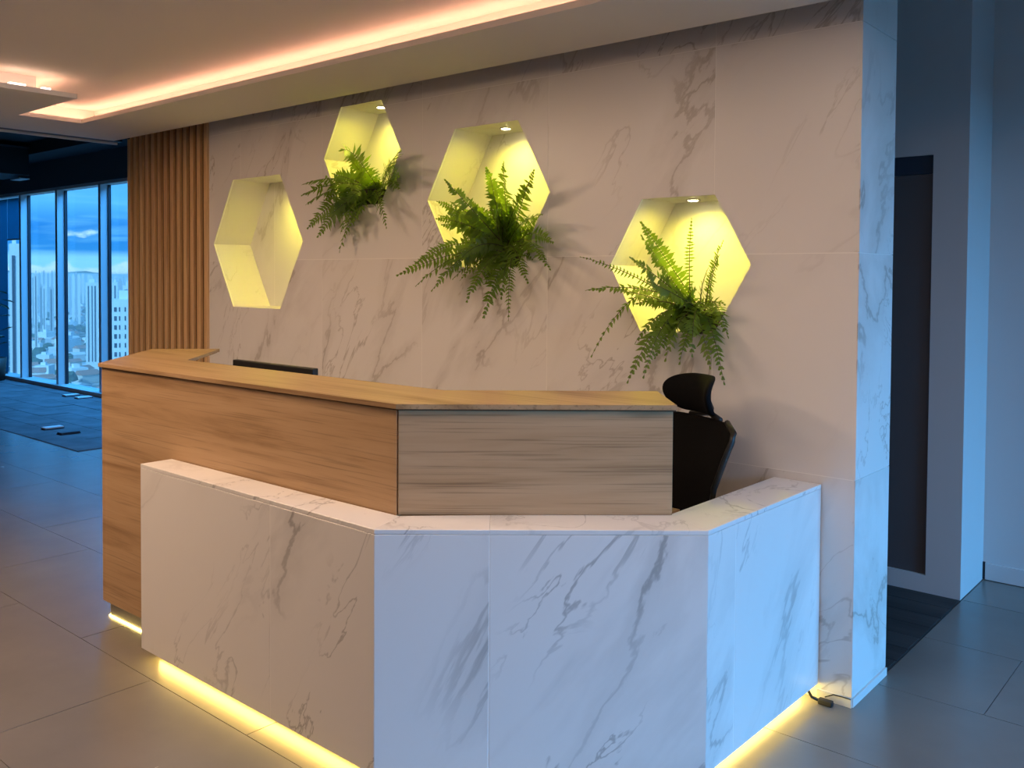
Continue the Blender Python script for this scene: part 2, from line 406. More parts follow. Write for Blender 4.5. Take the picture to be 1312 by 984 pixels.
XS = [-5.275, -4.917, -4.112, -3.308, -2.506, -1.691, -1.137]; ZS = [0.034, 0.800, 1.593, 2.388, 2.60]
g = 0.0015
for i in range(6):
    for j in range(4):
        x0, x1, z0, z1 = XS[i] + g, XS[i + 1] - (g if i < 5 else 0), ZS[j] + (g if j else 0), ZS[j + 1] - g
        o = box('marble_tile', x0, x1, WY, 3.1655, z0, z1, M_MARBLE)
        cut(o, x0, x1, z0, z1)
        o.parent = wall; o.location = o.location - wall.location
for o in cutters: bpy.data.objects.remove(o)
ND = 0.27
for h in HEX:
    P = hex_pts(h); Q = hex_pts(h, 0.012)
    for i in range(6):
        k = (i + 1) % 6
        bm = bmesh.new()
        v = [bm.verts.new((p[0] - h[0], y, p[1] - h[1])) for y in (0.0, ND - 0.0125) for p in (P[i], P[k], Q[k], Q[i])]
        for q in ((0, 1, 2, 3), (7, 6, 5, 4), (0, 4, 5, 1), (1, 5, 6, 2), (2, 6, 7, 3), (3, 7, 4, 0)): bm.faces.new([v[s] for s in q])
        o = link('niche_panel', mesh('niche_panel', bm), M_NICHE, wall); o.location = Vector((h[0], 3.1755, h[1])) - wall.location
    bm = bmesh.new()
    a = [bm.verts.new((x - h[0], 0, z - h[1])) for x, z in Q]; c = [bm.verts.new((x - h[0], 0.012, z - h[1])) for x, z in Q]
    bm.faces.new(a); bm.faces.new(c[::-1])
    for i in range(6): bm.faces.new((a[i], a[(i + 1) % 6], c[(i + 1) % 6], c[i]))
    o = link('niche_panel', mesh('niche_panel', bm), M_NICHE, wall); o.location = Vector((h[0], 3.1755 + ND - 0.0125, h[1])) - wall.location
# vertical joint on the back of the empty niche
box('niche_joint', -4.952, -4.949, 3.4325, 3.4335, 1.31, 2.09, M_GROUT, wall)
# wall end (side of the pillar), rear leaf and skirting
w = box('wall_rear', -6.34, -1.1375, 3.50, 3.52, 0.0, 3.1, M_WALL); tag(w, 'plain corridor side of the marble wall', 'wall', kind='structure')
w = box('wall_upper', -6.34, -1.1375, 3.176, 3.50, 2.605, 3.1, M_WALL); tag(w, 'hidden top of the marble wall', 'wall', kind='structure')
box('wall_core', -1.160, -1.1375, 3.176, 3.50, 0.0, 2.60, M_GROUT, wall)
for j in range(4):
    z0, z1 = ZS[j] + (g if j else 0), (ZS[j + 1] if j < 3 else 3.1) - g
    box('marble_tile', -1.1375, -1.1335, WY, 3.513, z0, z1, M_MARBLE, wall)
sk = box('baseboard_back', -1.256, -1.133, 3.158, 3.166, 0.0, 0.030, M_SKIRT); tag(sk, kind='structure', label='pale low skirting strip under the marble wall end')
sk2 = box('baseboard_end', -1.137, -1.129, 3.166, 3.516, 0.0, 0.030, M_SKIRT); tag(sk2, kind='structure', label='pale low skirting strip on the wall end face')

# ---------------------------------------------------------------- setting: ceiling with stepped cove
ZL, ZT, ZU = 2.44, 2.465, 2.55
soff = box('ceiling', -6.5, 3.5, -5.0, 2.56 + 0.16, ZU, ZU + 0.05, M_CEIL); tag(soff, 'smooth painted upper ceiling over the lit cove', 'ceiling', kind='structure')
low = prism('ceiling_soffit', [(3.5, 2.56), (3.5, 3.04), (-6.3, 3.04), (-6.3, -5.0), (-4.95, -5.0), (-4.95, 2.19), (-5.73, 2.19), (-5.73, 2.56)], ZL, ZT, M_CEIL)
tag(low, 'lowered plaster soffit framing the lit ceiling cove', 'ceiling', kind='structure')
for a in ((-5.88, 3.5, 2.71, 2.74), ): box('cove_upstand', a[0], a[1], a[2], a[3], ZT, ZU, M_CEIL, low)
box('cove_upstand', -5.91, -5.88, 2.04, 2.74, ZT, ZU, M_CEIL, low)
box('cove_upstand', -5.88, -5.13, 2.01, 2.04, ZT, ZU, M_CEIL, low)
box('cove_upstand', -5.13, -5.10, -5.0, 2.04, ZT, ZU, M_CEIL, low)
box('fascia', -1.1375, 3.5, 3.04, 3.06, ZL, 3.1, M_CEIL, low)
box('fascia', -6.3, -1.1375, 3.04, 3.06, ZT, 2.62, M_DARK, low)
box('fascia', -6.3, -1.1375, 3.06, 3.163, 2.60, 2.62, M_DARK, low)
box('fascia', -6.31, -6.29, -5.0, 3.163, ZT, 3.16, M_DARK, low)
c3 = box('ceiling_corridor', -6.34, 3.5, 3.06, 5.3, 3.10, 3.15, M_WALL); tag(c3, 'high plain ceiling over the corridor', 'ceiling', kind='structure')
c4 = box('ceiling_hall', -16, -6.31, -5.0, 5.35, 3.16, 3.2, M_DARK); tag(c4, 'dark ceiling of the open hall', 'ceiling', kind='structure')
tr1 = box('trim_1', -6.385, -6.37, -5.0, 3.10, 2.425, 2.44, M_SKIRT); tag(tr1, 'thin pale metal strip along the outer soffit edge', 'trim', kind='structure')
tr2 = box('trim_2', -6.37, -6.3, -5.0, 3.10, 2.44, 2.46, M_BLACK); tag(tr2, 'black shadow gap along the outer soffit edge', 'trim', kind='structure')

# LED strips lying on the cove ledges
def strip(x0, x1, y0, y1, label, mt=M_COVE):
    s = box('cove_light_strip', x0, x1, y0, y1, ZT, ZT + 0.006, mt); tag(s, label, 'light strip', 'warm led strips in the ceiling cove')
strip(-5.80, 3.4, 2.645, 2.657, 'warm led strip hidden on the cove ledge along the marble wall')
strip(-5.812, -5.80, 2.10, 2.657, 'warm led strip hidden on the short cove ledge near the slatted wall')
strip(-5.73, -5.04, 2.11, 2.122, 'warm led strip hidden on the ledge of the stepped cove corner')
strip(-5.045, -5.033, -4.9, 2.08, 'warm led strip hidden on the cove ledge by the open hall', M_COVE2)
for y0, y1, w in ((1.86, 1.935, 'left'), (2.02, 2.06, 'right')):
    s = box('led_end', -4.995, -4.965, y0, y1, ZT, ZT + 0.012, M_COVEHOT)
    tag(s, f'small glaring bare led end on the soffit edge, {w} one of the two', 'light', 'bare led ends on the soffit edge')

# ---------------------------------------------------------------- setting: far walls on the right, room shell
fw = box('wall_corridor', -4.0, -1.141, 4.60, 5.3, 0.0, 3.1, M_PILLAR); tag(fw, 'grey blue wall block across the side corridor', 'wall', kind='structure')
box('wall_panel', -1.297, -1.141, 4.57, 4.60, 0.0, 3.1, M_PILLAR, fw)
box('wall_panel', -4.0, -1.297, 4.57, 4.60, 2.094, 3.1, M_PILLAR, fw)
box('wall_panel', -4.0, -1.297, 4.57, 4.60, 0.0, 0.085, M_PILLAR, fw)
box('wall_panel', -4.0, -2.25, 4.57, 4.60, 0.085, 2.094, M_PILLAR, fw)
dr = empty('door_1', (-1.77, 4.595, 0.085)); tag(dr, 'dark recessed door leaf in the corridor wall', 'door', kind='structure')
box('leaf', -2.25, -1.297, 4.588, 4.60, 0.085, 2.004, M_DOOR, dr)
box('reflection_band', -2.25, -1.297, 4.584, 4.60, 2.006, 2.094, M_DOORREFL, dr)  # darker blue reflection above the leaf, painted as a strip
wr = box('wall_right', -1.141, 3.5, 4.98, 5.3, 0.0, 3.1, M_PILLAR); tag(wr, 'plain grey wall at the right edge behind the wall end', 'wall', kind='structure')
br = box('baseboard_right', -1.128, 3.5, 4.968, 4.98, 0.004, 0.085, M_PILLAR); tag(br, 'flush grey baseboard of the right wall', 'baseboard', kind='structure')
g1 = box('trim_3', -1.141, -1.130, 4.972, 4.98, 0.004, 0.090, M_GASKET); tag(g1, 'dark gap at the end of the grey baseboard', 'trim', kind='structure')
w = box('wall_corridor_end', -4.1, -4.0, 3.52, 5.3, 0, 3.1, M_WALL); tag(w, 'end wall of the side corridor', 'wall', kind='structure')
w = box('wall_hall', -6.36, -6.345, 3.21, 5.30, 0, 3.16, M_HALLWALL); tag(w, 'dark return wall of the hall behind the slats', 'wall', kind='structure')
w = box('wall_front', -16, 3.5, -5.1, -5.0, 0, 3.2, M_WALL); tag(w, 'plain lobby wall behind the viewer', 'wall', kind='structure')
w = box('wall_left', -16.1, -16, -5.1, 5.35, 0, 3.2, M_HALLWALL); tag(w, 'dark end wall of the open hall', 'wall', kind='structure')
# right-hand window wall: piers, head and mullions round real openings
w = box('wall_window', 3.5, 3.7, -5.1, 5.3, 2.05, 3.2, M_WALL); tag(w, 'wall above the lobby windows on the right', 'wall', kind='structure')
box('pier', 3.5, 3.7, -5.1, 1.15, 0, 2.05, M_WALL, w); box('pier', 3.5, 3.7, 4.9, 5.3, 0, 2.05, M_WALL, w)
wi = empty('window_1', (3.6, 3.02, 0)); tag(wi, 'tall lobby window with slim mullions', 'window', kind='structure')
for k in range(4):
    y = 1.15 + k * 1.25
    box('mullion', 3.56, 3.64, y - 0.025, y + 0.025, 0, 2.05, M_FRAME, wi)
    if k < 3: box('pane', 3.597, 3.603, y + 0.027, y + 1.223, 0.05, 2.03, M_GLASS, wi)
# roof slab so that no sky light falls in from above
w = box('ceiling_slab', -16.2, 3.8, -5.2, 5.45, 3.22, 3.4, M_DARK); tag(w, 'concrete slab above the ceilings', 'ceiling', kind='structure')
# square fill lamps added above the lobby, placed just out of view
for i, (x, y, pw) in enumerate(((-4.5, 0.6, 70), (-3.0, 1.15, 13), (-1.75, 1.35, 10), (-0.5, 1.7, 11), (-3.0, -2.2, 6), (0.6, -1.8, 10), (1.3, 2.1, 6))):
    p = empty('fill_lamp', (x, y, ZU)); tag(p, 'flat square fill lamp added out of view above the lobby, ' + ('nearest the hall', 'in front of the oak counter', 'above the bend of the desk', 'nearest the wall end', 'at the back by the hall', 'at the back near the window wall', 'nearest the window wall')[i], 'lamp', 'unseen fill lamps added above the lobby')
    box('fill_frame', x - 0.31, x + 0.31, y - 0.31, y + 0.31, ZU - 0.02, ZU, M_SKIRT, p)
    box('diffuser', x - 0.29, x + 0.29, y - 0.29, y + 0.29, ZU - 0.024, ZU - 0.0201, M_DIFF, p)
    l = lamp('fill_light', 'AREA', (0, 0, -0.03), (0, 0, -1), pw, (1.0, 0.66, 0.42), size=0.56); l.parent = p

# ---------------------------------------------------------------- setting: hall windows
XM = [-15.80, -14.61, -13.416, -12.250, -11.030, -9.83, -8.64, -7.45]      # right faces of the mullions
hw = box('wall_hall_windows', -16, -6.345, 5.15, 5.32, 2.64, 3.2, M_HALLWALL); tag(hw, 'dark wall band above the hall windows', 'wall', kind='structure')
wi = empty('window_2', (-11, 5.2, 0)); tag(wi, 'row of tall hall windows looking over the city', 'window', kind='structure')
box('sill', -16, -6.345, 5.10, 5.32, 0.0, 0.055, M_SILL, wi)
box('head_rail', -16, -6.345, 5.16, 5.30, 2.60, 2.64, M_SKIRT, wi)
for k, x in enumerate(XM):
    box('mullion', x - 0.06, x, 5.15, 5.27, 0.055, 2.60, M_FRAME, wi)
    box('gasket', x, x + 0.016, 5.24, 5.275, 0.055, 2.60, M_GASKET, wi)
    if k < len(XM) - 1: box('pane', x + 0.016, XM[k + 1] - 0.06, 5.262, 5.270, 0.055, 2.60, M_GLASS, wi)
# blinds of the leftmost bay
M_BLIND = leafy('blue_blind', (0.06, 0.18, 0.26), (0.16, 0.52, 0.68))
for x0, x1, z0, lab in ((-14.585, -14.065, 0.06, 'blue roller blind let right down at the far left window'), (-14.055, -13.485, 1.985, 'blue roller blind half lowered beside the first clear hall window')):
    p = empty('roller_blind', ((x0 + x1) / 2, 5.22, z0)); tag(p, lab, 'blind')
    box('blind_cloth', x0, x1, 5.215, 5.218, z0, 2.58, M_BLIND, p)
    box('bottom_bar', x0, x1, 5.208, 5.224, z0, z0 + 0.02, M_FRAME, p)
# beam and duct under the hall ceiling
bm_ = box('ceiling_beam', -16, -6.345, 4.75, 5.15, 3.005, 3.16, M_DARK); tag(bm_, 'black ceiling beam running along the top of the window wall', 'beam')
dct = empty('air_duct', (-12.4, 3.2, 2.743)); tag(dct, 'black box duct hanging under the hall ceiling, ending at the windows', 'duct')
box('duct_body', -12.9, -12.1, 1.2, 4.745, 2.755, 3.08, M_BLACK, dct)
box('bottom_flange', -12.92, -12.085, 1.2, 4.745, 2.743, 2.755, M_DARK, dct)
box('top_flange', -12.92, -12.085, 1.2, 4.745, 3.08, 3.10, M_DARK, dct)
sp = empty('ceiling_sensor', (-12.30, 4.72, 2.70)); tag(sp, 'small pale flat fitting hanging just below the black duct', 'lamp')
box('plate', -12.46, -12.16, 4.66, 4.78, 2.700, 2.712, M_SKIRT, sp); box('stem', -12.32, -12.29, 4.70, 4.74, 2.712, 2.743, M_BLACK, sp)
# floor box lids
for x, y, lab, mt in ((-9.08, 3.76, 'pale metal floor box lid tilted up on the carpet, left of the nearer pair', M_SKIRT), (-8.68, 3.74, 'dark floor box lid on the carpet, right of the nearer pair', M_GASKET),
                      (-11.37, 4.93, 'pale floor box lid near the window sill, left of the far pair', M_SKIRT), (-11.05, 4.94, 'pale floor box lid near the window sill, right of the far pair', M_SKIRT)):
    p = empty('floor_box', (x, y, 0.005)); tag(p, lab, 'floor box', 'floor box lids on the hall carpet')
    box('rim', x - 0.05, x + 0.05, y - 0.09, y + 0.09, 0.006, 0.014, M_GASKET, p); box('lid', x - 0.045, x + 0.045, y - 0.085, y + 0.085, 0.014, 0.026, mt, p)

# ---------------------------------------------------------------- slatted oak panel
sl = empty('slat_panel', (-5.81, 3.16, 0)); tag(sl, 'tall panel of upright oak slats at the left end of the marble wall', 'wall panel')
box('backing', -6.34, -5.275, 3.172, 3.20, 0, 2.60, M_BACKING, sl)
for k in range(13):
    x1 = -5.278 - k * 0.0842
    box('slat', x1 - 0.040, x1, 3.150, 3.172, 0.0, 2.52, M_OAKSLAT, sl, bev=0.002)

# ---------------------------------------------------------------- reception desk
desk = empty('reception_desk', (-2.6, 2.2, 0)); tag(desk, 'reception desk with veined marble front, oak upper counter and glowing base', 'desk')
ZB, ZM, ZC = 0.052, 0.771, 1.092
A, B, Cc, Dd = (-3.356, 1.716), (-1.988, 1.716), (-1.262, 2.352), (-1.252, 3.158)     # outer line of the marble
def lerp(p, q, f): return (p[0] + (q[0] - p[0]) * f, p[1] + (q[1] - p[1]) * f)
def offs(p, q, d):
    """the inward normal (to the left of p->q) scaled by d"""
    dx, dy = q[0] - p[0], q[1] - p[1]; l = math.hypot(dx, dy); return (-dy / l * d, dx / l * d)
TH = 0.014
def mitre(prev, p, nxt, d):
    n1 = offs(prev, p, 1); n2 = offs(p, nxt, 1); k = 1 + n1[0] * n2[0] + n1[1] * n2[1]
    return (p[0] + (n1[0] + n2[0]) / k * d, p[1] + (n1[1] + n2[1]) / k * d)
def add2(p, o): return (p[0] + o[0], p[1] + o[1])
Bi = mitre(A, B, Cc, TH); Ci = mitre(B, Cc, Dd, TH)
gp = 0.0015
def slab(name, p, q, pi, qi, z0, z1, mat):
    """upright slab between outer edge p-q and inner edge pi-qi; local axes along the slab so that prints run along it"""
    d = math.hypot(q[0] - p[0], q[1] - p[1]); ang = math.atan2(q[1] - p[1], q[0] - p[0]); c, s = math.cos(-ang), math.sin(-ang)
    def loc(a): x, y = a[0] - p[0], a[1] - p[1]; return (x * c - y * s, x * s + y * c)
    bm = bmesh.new(); bm_prism(bm, [loc(p), loc(q), loc(qi), loc(pi)], 0, z1 - z0)
    if name != 'joint': bmesh.ops.bevel(bm, geom=bm.edges[:], offset=0.0011, segments=1, affect='EDGES')
    o = link(name, mesh(name, bm), mat, desk); o.location = Vector((p[0], p[1], z0)) - desk.location; o.rotation_euler = (0, 0, ang)
    return o
def pieces(name, p, q, pi0, qi0, cuts, z0, z1, mat, th):
    gp = 0.0004 if name == 'marble_top' else 0.0015
    n = offs(p, q, th); L_ = math.hypot(q[0] - p[0], q[1] - p[1]); fr = [0] + [c / L_ for c in cuts] + [1]
    for a, b in zip(fr, fr[1:]):
        pa, pb = lerp(p, q, a + (gp / L_ if a else 0)), lerp(p, q, b - (gp / L_ if b < 1 else 0))
        ia = pi0 if a == 0 else add2(pa, n); ib = qi0 if b == 1 else add2(pb, n)
        slab(name, pa, pb, ia, ib, z0, z1, mat)
ZS_ = ZM - 0.014
pieces('marble_panel', A, B, add2(A, offs(A, B, TH)), Bi, [0.853], ZB, ZS_ - 0.001, M_DESK, TH)
pieces('marble_panel', B, Cc, Bi, Ci, [0.332], ZB, ZS_ - 0.001, M_DESK, TH)
pieces('marble_panel', Cc, Dd, Ci, add2(Dd, offs(Cc, Dd, TH)), [0.170], ZB, ZS_ - 0.001, M_DESK, TH)
K1 = [add2(A, offs(A, B, TH + 0.001)), mitre(A, B, Cc, TH + 0.001), mitre(B, Cc, Dd, TH + 0.001), add2(Dd, offs(Cc, Dd, TH + 0.001))]
K2 = [add2(A, offs(A, B, TH + 0.011)), mitre(A, B, Cc, TH + 0.011), mitre(B, Cc, Dd, TH + 0.011), add2(Dd, offs(Cc, Dd, TH + 0.011))]
for k in range(3): slab('carcass', K1[k], K1[k + 1], K2[k], K2[k + 1], ZB + 0.01, ZS_ - 0.002, M_GROUT)
def filler(p, q, dist):
    L_ = math.hypot(q[0] - p[0], q[1] - p[1]); a, b = lerp(p, q, (dist - gp) / L_), lerp(p, q, (dist + gp) / L_); n0, n1 = offs(p, q, 0.0006), offs(p, q, 0.012)
    slab('joint', add2(a, n0), add2(b, n0), add2(a, n1), add2(b, n1), ZB + 0.002, ZS_ - 0.001, M_GROUT)
for p, q, d in ((A, B, 0.853), (B, Cc, 0.332), (Cc, Dd, 0.170)): filler(p, q, d)
# left end cap of the marble
slab('marble_panel', (-3.356, 1.847), (-3.356, 1.731), (-3.342, 1.847), (-3.342, 1.731), ZB, ZS_ - 0.001, M_DESK)
# marble top
Bo = mitre(A, B, Cc, 0.178); Co = mitre(B, Cc, Dd, 0.178); dA = 0.15
pieces('marble_top', A, B, (A[0], A[1] + 0.130), mitre(A, B, Cc, 0.148), [0.853], ZS_, ZM, M_DESK, 0.138)
pieces('marble_top', B, Cc, mitre(A, B, Cc, 0.152), Co, [0.332], ZS_, ZM, M_DESK, 0.165)
pieces('marble_top', Cc, Dd, Co, add2(Dd, offs(Cc, Dd, 0.178)), [0.170], ZS_, ZM, M_DESK, 0.178)
# inner face of the right wing and hidden carcass
wi2 = offs(Cc, Dd, 0.176)
slab('carcass', add2(Cc, offs(Cc, Dd, 0.16)), add2(Dd, offs(Cc, Dd, 0.16)), add2(Cc, wi2), add2(Dd, wi2), ZB, ZS_, M_OAK)
box('carcass', -3.33, -2.06, 1.745, 1.845, ZB, ZS_, M_OAK, desk)
# oak front
WA, WB, WC = (-3.945, 1.842), (-2.058, 1.868), (-1.428, 2.428)
ZO = 0.066
WL = (-4.51, 2.375)                               # far end of the left wing
TW = 0.025
wBi = mitre(WA, WB, WC, TW); wAi = mitre(WL, WA, WB, TW)
slab('oak_front', WA, (-2.062, 1.868), wAi, (wBi[0] - 0.003, wBi[1]), ZO, ZC, M_OAK)
slab('oak_front', (-2.056, 1.8695), WC, wBi, add2(WC, offs(WB, WC, TW)), ZM + 0.001, ZC, M_OAK)
slab('oak_front', WL, (-3.948, 1.844), add2(WL, offs(WL, WA, TW)), wAi, ZO, ZC, M_OAK)
# right end cheek of the oak upstand
e0 = WC; e1 = add2(WC, offs(WB, WC, 0.34))
slab('oak_front', add2(e0, offs(WB, WC, TW + 0.002)), e1, add2(add2(e0, offs(WB, WC, TW + 0.002)), (-0.018, -0.016)), add2(e1, (-0.018, -0.016)), ZM + 0.001, ZC, M_OAK)
# counter top: bent board with a shadow gap below
box_pts_out = [(-4.525, 2.380), (-3.952, 1.830), (-2.052, 1.856), (-1.412, 2.424)]
DEP = 0.345
def counter(z0, z1, inset, name, mat):
    P = box_pts_out
    o = [add2(P[0], offs(P[0], P[1], inset)), mitre(P[0], P[1], P[2], inset), mitre(P[1], P[2], P[3], inset), add2(P[3], offs(P[2], P[3], inset))]
    i = [add2(P[0], offs(P[0], P[1], DEP - inset)), mitre(P[0], P[1], P[2], DEP - inset), mitre(P[1], P[2], P[3], DEP - inset), add2(P[3], offs(P[2], P[3], DEP - inset))]
    bm = bmesh.new(); cz = z0
    vs = {}
    for nm, pts in (('o', o), ('i', i)):
        for k, p in enumerate(pts):
            for zz in (0, 1): vs[nm, k, zz] = bm.verts.new((p[0] + 2.6, p[1] - 2.2, (z1 - z0) * zz))
    for k in range(3):
        bm.faces.new((vs['o', k, 1], vs['o', k + 1, 1], vs['i', k + 1, 1], vs['i', k, 1])); bm.faces.new((vs['i', k, 0], vs['i', k + 1, 0], vs['o', k + 1, 0], vs['o', k, 0]))
        bm.faces.new((vs['o', k, 0], vs['o', k + 1, 0], vs['o', k + 1, 1], vs['o', k, 1])); bm.faces.new((vs['i', k + 1, 0], vs['i', k, 0], vs['i', k, 1], vs['i', k + 1, 1]))
    for k in (0, 3): bm.faces.new((vs['o', k, 0], vs['o', k, 1], vs['i', k, 1], vs['i', k, 0]))
    ob = link(name, mesh(name, bm), mat, desk); ob.location = (0, 0, z0)
    return ob
counter(1.098, 1.113, 0.0, 'countertop', M_OAKTOP)
counter(1.0925, 1.0979, 0.012, 'shadow_gap', M_BACKING)
# metal plinth of the oak part and base of the marble part
slab('plinth', (-3.90, 1.857), (-3.36, 1.864), (-3.90, 1.872), (-3.36, 1.879), 0.0, ZO, M_ALU)
slab('plinth', (-4.45, 2.39), (-3.905, 1.857), (-4.44, 2.40), (-3.895, 1.872), 0.0, ZO, M_ALU)
def inner(d): return [(A[0] + 0.02, A[1] + d), mitre(A, B, Cc, d), mitre(B, Cc, Dd, d), add2(Dd, offs(Cc, Dd, d))]
I = inner(0.07); J = inner(0.085)
for k in range(3): slab('plinth', I[k], I[k + 1], J[k], J[k + 1], 0.0, ZB, M_ALU)
# LED strips under the front edges
I = inner(0.062); J = inner(0.069)
for k in range(3): slab('led_strip', I[k], I[k + 1], J[k], J[k + 1], 0.016, ZB - 0.002, M_LED)
slab('led_strip', (-3.90, 1.852), (-3.37, 1.859), (-3.90, 1.856), (-3.37, 1.863), 0.0005, 0.006, M_LED)
slab('led_strip', (-4.45, 2.383), (-3.91, 1.853), (-4.446, 2.388), (-3.907, 1.857), 0.0005, 0.006, M_LED)
# working top behind the counter
prism('worktop', [(-3.95, 2.0), (-2.12, 1.99), (-1.50, 2.55), (-1.50, 2.60), (-2.20, 2.62), (-3.9, 2.62)], 0.72, 0.745, M_OAK, desk)
for k in desk.children:
    if k.name.startswith('marble_top'): k['label'] = 'pale marble ledge slab'
    if k.name.startswith('led_strip'): k['label'] = 'yellow glowing led strip under the desk'
# black power plug and cable by the base
cb = empty('power_plug', (-1.20, 3.10, 0)); tag(cb, 'small black plug with a short cable on the floor by the wall end', 'plug')
tube('cable', [(-0.095 , 0.02, 0.06), (-0.075, 0.015, 0.045), (-0.055, 0.01, 0.02), (-0.03, 0.02, 0.010)], 0.005, M_BLACK, cb)
bm = bmesh.new(); bm_box(bm, -0.035, 0.015, 0.012, 0.035, 0.0, 0.02, 0.004); link('plug_body', mesh('plug_body', bm), M_BLACK, cb)
tube('wire', [(-0.02, 0.040, 0.020), (0.005, 0.0545, 0.031), (0.035, 0.0555, 0.032), (0.066, 0.0555, 0.032)], 0.0022, M_BLACK, cb)

# ---------------------------------------------------------------- monitor behind the counter
mo = empty('computer_monitor', (-3.47, 2.40, 0.745)); tag(mo, 'black computer monitor whose top edge shows behind the oak counter', 'monitor')
box('casing', -3.785, -3.170, 2.39, 2.42, 0.765, 1.1035, M_BLACK, mo, bev=0.004)
box('screen', -3.775, -3.180, 2.4201, 2.4215, 0.785, 1.095, M_BLACKMESH, mo)
box('stand', -3.51, -3.43, 2.37, 2.39, 0.755, 0.95, M_BLACK, mo); box('base', -3.59, -3.35, 2.30, 2.46, 0.745, 0.755, M_BLACK, mo, bev=0.003)

# ---------------------------------------------------------------- office chair
ch = empty('office_chair', (-1.655, 2.92, 0.0), math.radians(-25)); tag(ch, 'black mesh office chair with a headrest behind the desk', 'chair')
# local frame: the sitter looks along -Y, X is sideways
def sheet(name, rows, thick, mat, smooth=True):
    """rows of (z, y, half width, bow) -> curved closed panel with thickness"""
    n = 9; bm = bmesh.new(); fr = []; bk = []
    for z, y, hw_, bow in rows:
        f, k = [], []
        for s in range(n):
            u = -1 + 2 * s / (n - 1); x = hw_ * u; yy = y - bow * u * u
            f.append(bm.verts.new((x, yy, z))); k.append(bm.verts.new((x, yy + thick, z)))
        fr.append(f); bk.append(k)
    for r in range(len(rows) - 1):
        for s in range(n - 1):
            bm.faces.new((fr[r][s], fr[r][s + 1], fr[r + 1][s + 1], fr[r + 1][s])); bm.faces.new((bk[r][s + 1], bk[r][s], bk[r + 1][s], bk[r + 1][s + 1]))
        bm.faces.new((fr[r][0], fr[r + 1][0], bk[r + 1][0], bk[r][0])); bm.faces.new((fr[r + 1][-1], fr[r][-1], bk[r][-1], bk[r + 1][-1]))
    for r in (0, -1):
        for s in range(n - 1): bm.faces.new((fr[r][s], bk[r][s], bk[r][s + 1], fr[r][s + 1]))
    o = link(name, mesh(name, bm, smooth), mat, ch)
    md = o.modifiers.new('round', 'SUBSURF'); md.levels = 2; md.render_levels = 2
    return o
back_rows = [(0.50, 0.02, 0.15, 0.03), (0.56, 0.00, 0.17, 0.035), (0.66, -0.01, 0.185, 0.04), (0.78, 0.0, 0.205, 0.045), (0.88, 0.03, 0.228, 0.05), (0.945, 0.05, 0.242, 0.05), (0.972, 0.058, 0.238, 0.048), (0.995, 0.062, 0.16, 0.02)]
sheet('backrest', back_rows, 0.018, M_BLACKMESH)
sheet('headrest', [(1.008, 0.055, 0.07, 0.01), (1.016, 0.045, 0.105, 0.03), (1.045, 0.026, 0.132, 0.045), (1.085, 0.018, 0.142, 0.055), (1.12, 0.026, 0.138, 0.05), (1.142, 0.044, 0.11, 0.03), (1.150, 0.056, 0.06, 0.01)], 0.03, M_BLACKMESH)
fr_l = [(s, [(hw_ * s, y - bow + 0.009, z) for z, y, hw_, bow in back_rows]) for s in (-1, 1)]
for s, pth in fr_l: tube('back_frame', pth, 0.011, M_BLACK, ch)
tube('headrest_stem', [(0, 0.10, 0.80), (0, 0.115, 0.96), (0, 0.10, 1.02), (0, 0.07, 1.08)], 0.013, M_BLACK, ch)
tube('headrest_bracket', [(-0.09, 0.075, 0.992), (0, 0.095, 1.007), (0.09, 0.075, 0.992)], 0.011, M_BLACK, ch)
tube('back_spine', [(0, -0.05, 0.42), (0, 0.07, 0.45), (0, 0.085, 0.60), (0, 0.09, 0.82)], 0.02, M_BLACK, ch)
bm = bmesh.new(); bm_box(bm, -0.24, 0.24, -0.46, 0.0, 0.43, 0.50, 0.03); link('seat', mesh('seat', bm, True), M_BLACKMESH, ch)
for s in (-1, 1):
    a = tube('armrest', [(0.25 * s, -0.15, 0.44), (0.30 * s, -0.16, 0.48), (0.30 * s, -0.17, 0.64)], 0.014, M_BLACK, ch)
    bm = bmesh.new(); bm_box(bm, 0.30 * s - 0.04, 0.30 * s + 0.04, -0.30, -0.06, 0.64, 0.665, 0.008); link('arm_pad', mesh('arm_pad', bm), M_BLACK, a)
tube('gas_lift', [(0, -0.22, 0.10), (0, -0.22, 0.43)], [0.028, 0.022], M_BLACK, ch)
for k in range(5):
    an = 2 * math.pi * k / 5; ex, ey = 0.27 * math.cos(an), -0.22 + 0.27 * math.sin(an)
    lg = tube('base_leg', [(0, -0.22, 0.11), (ex, ey, 0.075)], [0.025, 0.014], M_BLACK, ch)
    tube('caster', [(ex - 0.02 * math.sin(an), ey + 0.02 * math.cos(an), 0.03), (ex + 0.02 * math.sin(an), ey - 0.02 * math.cos(an), 0.03)], 0.03, M_BLACK, lg, 12)

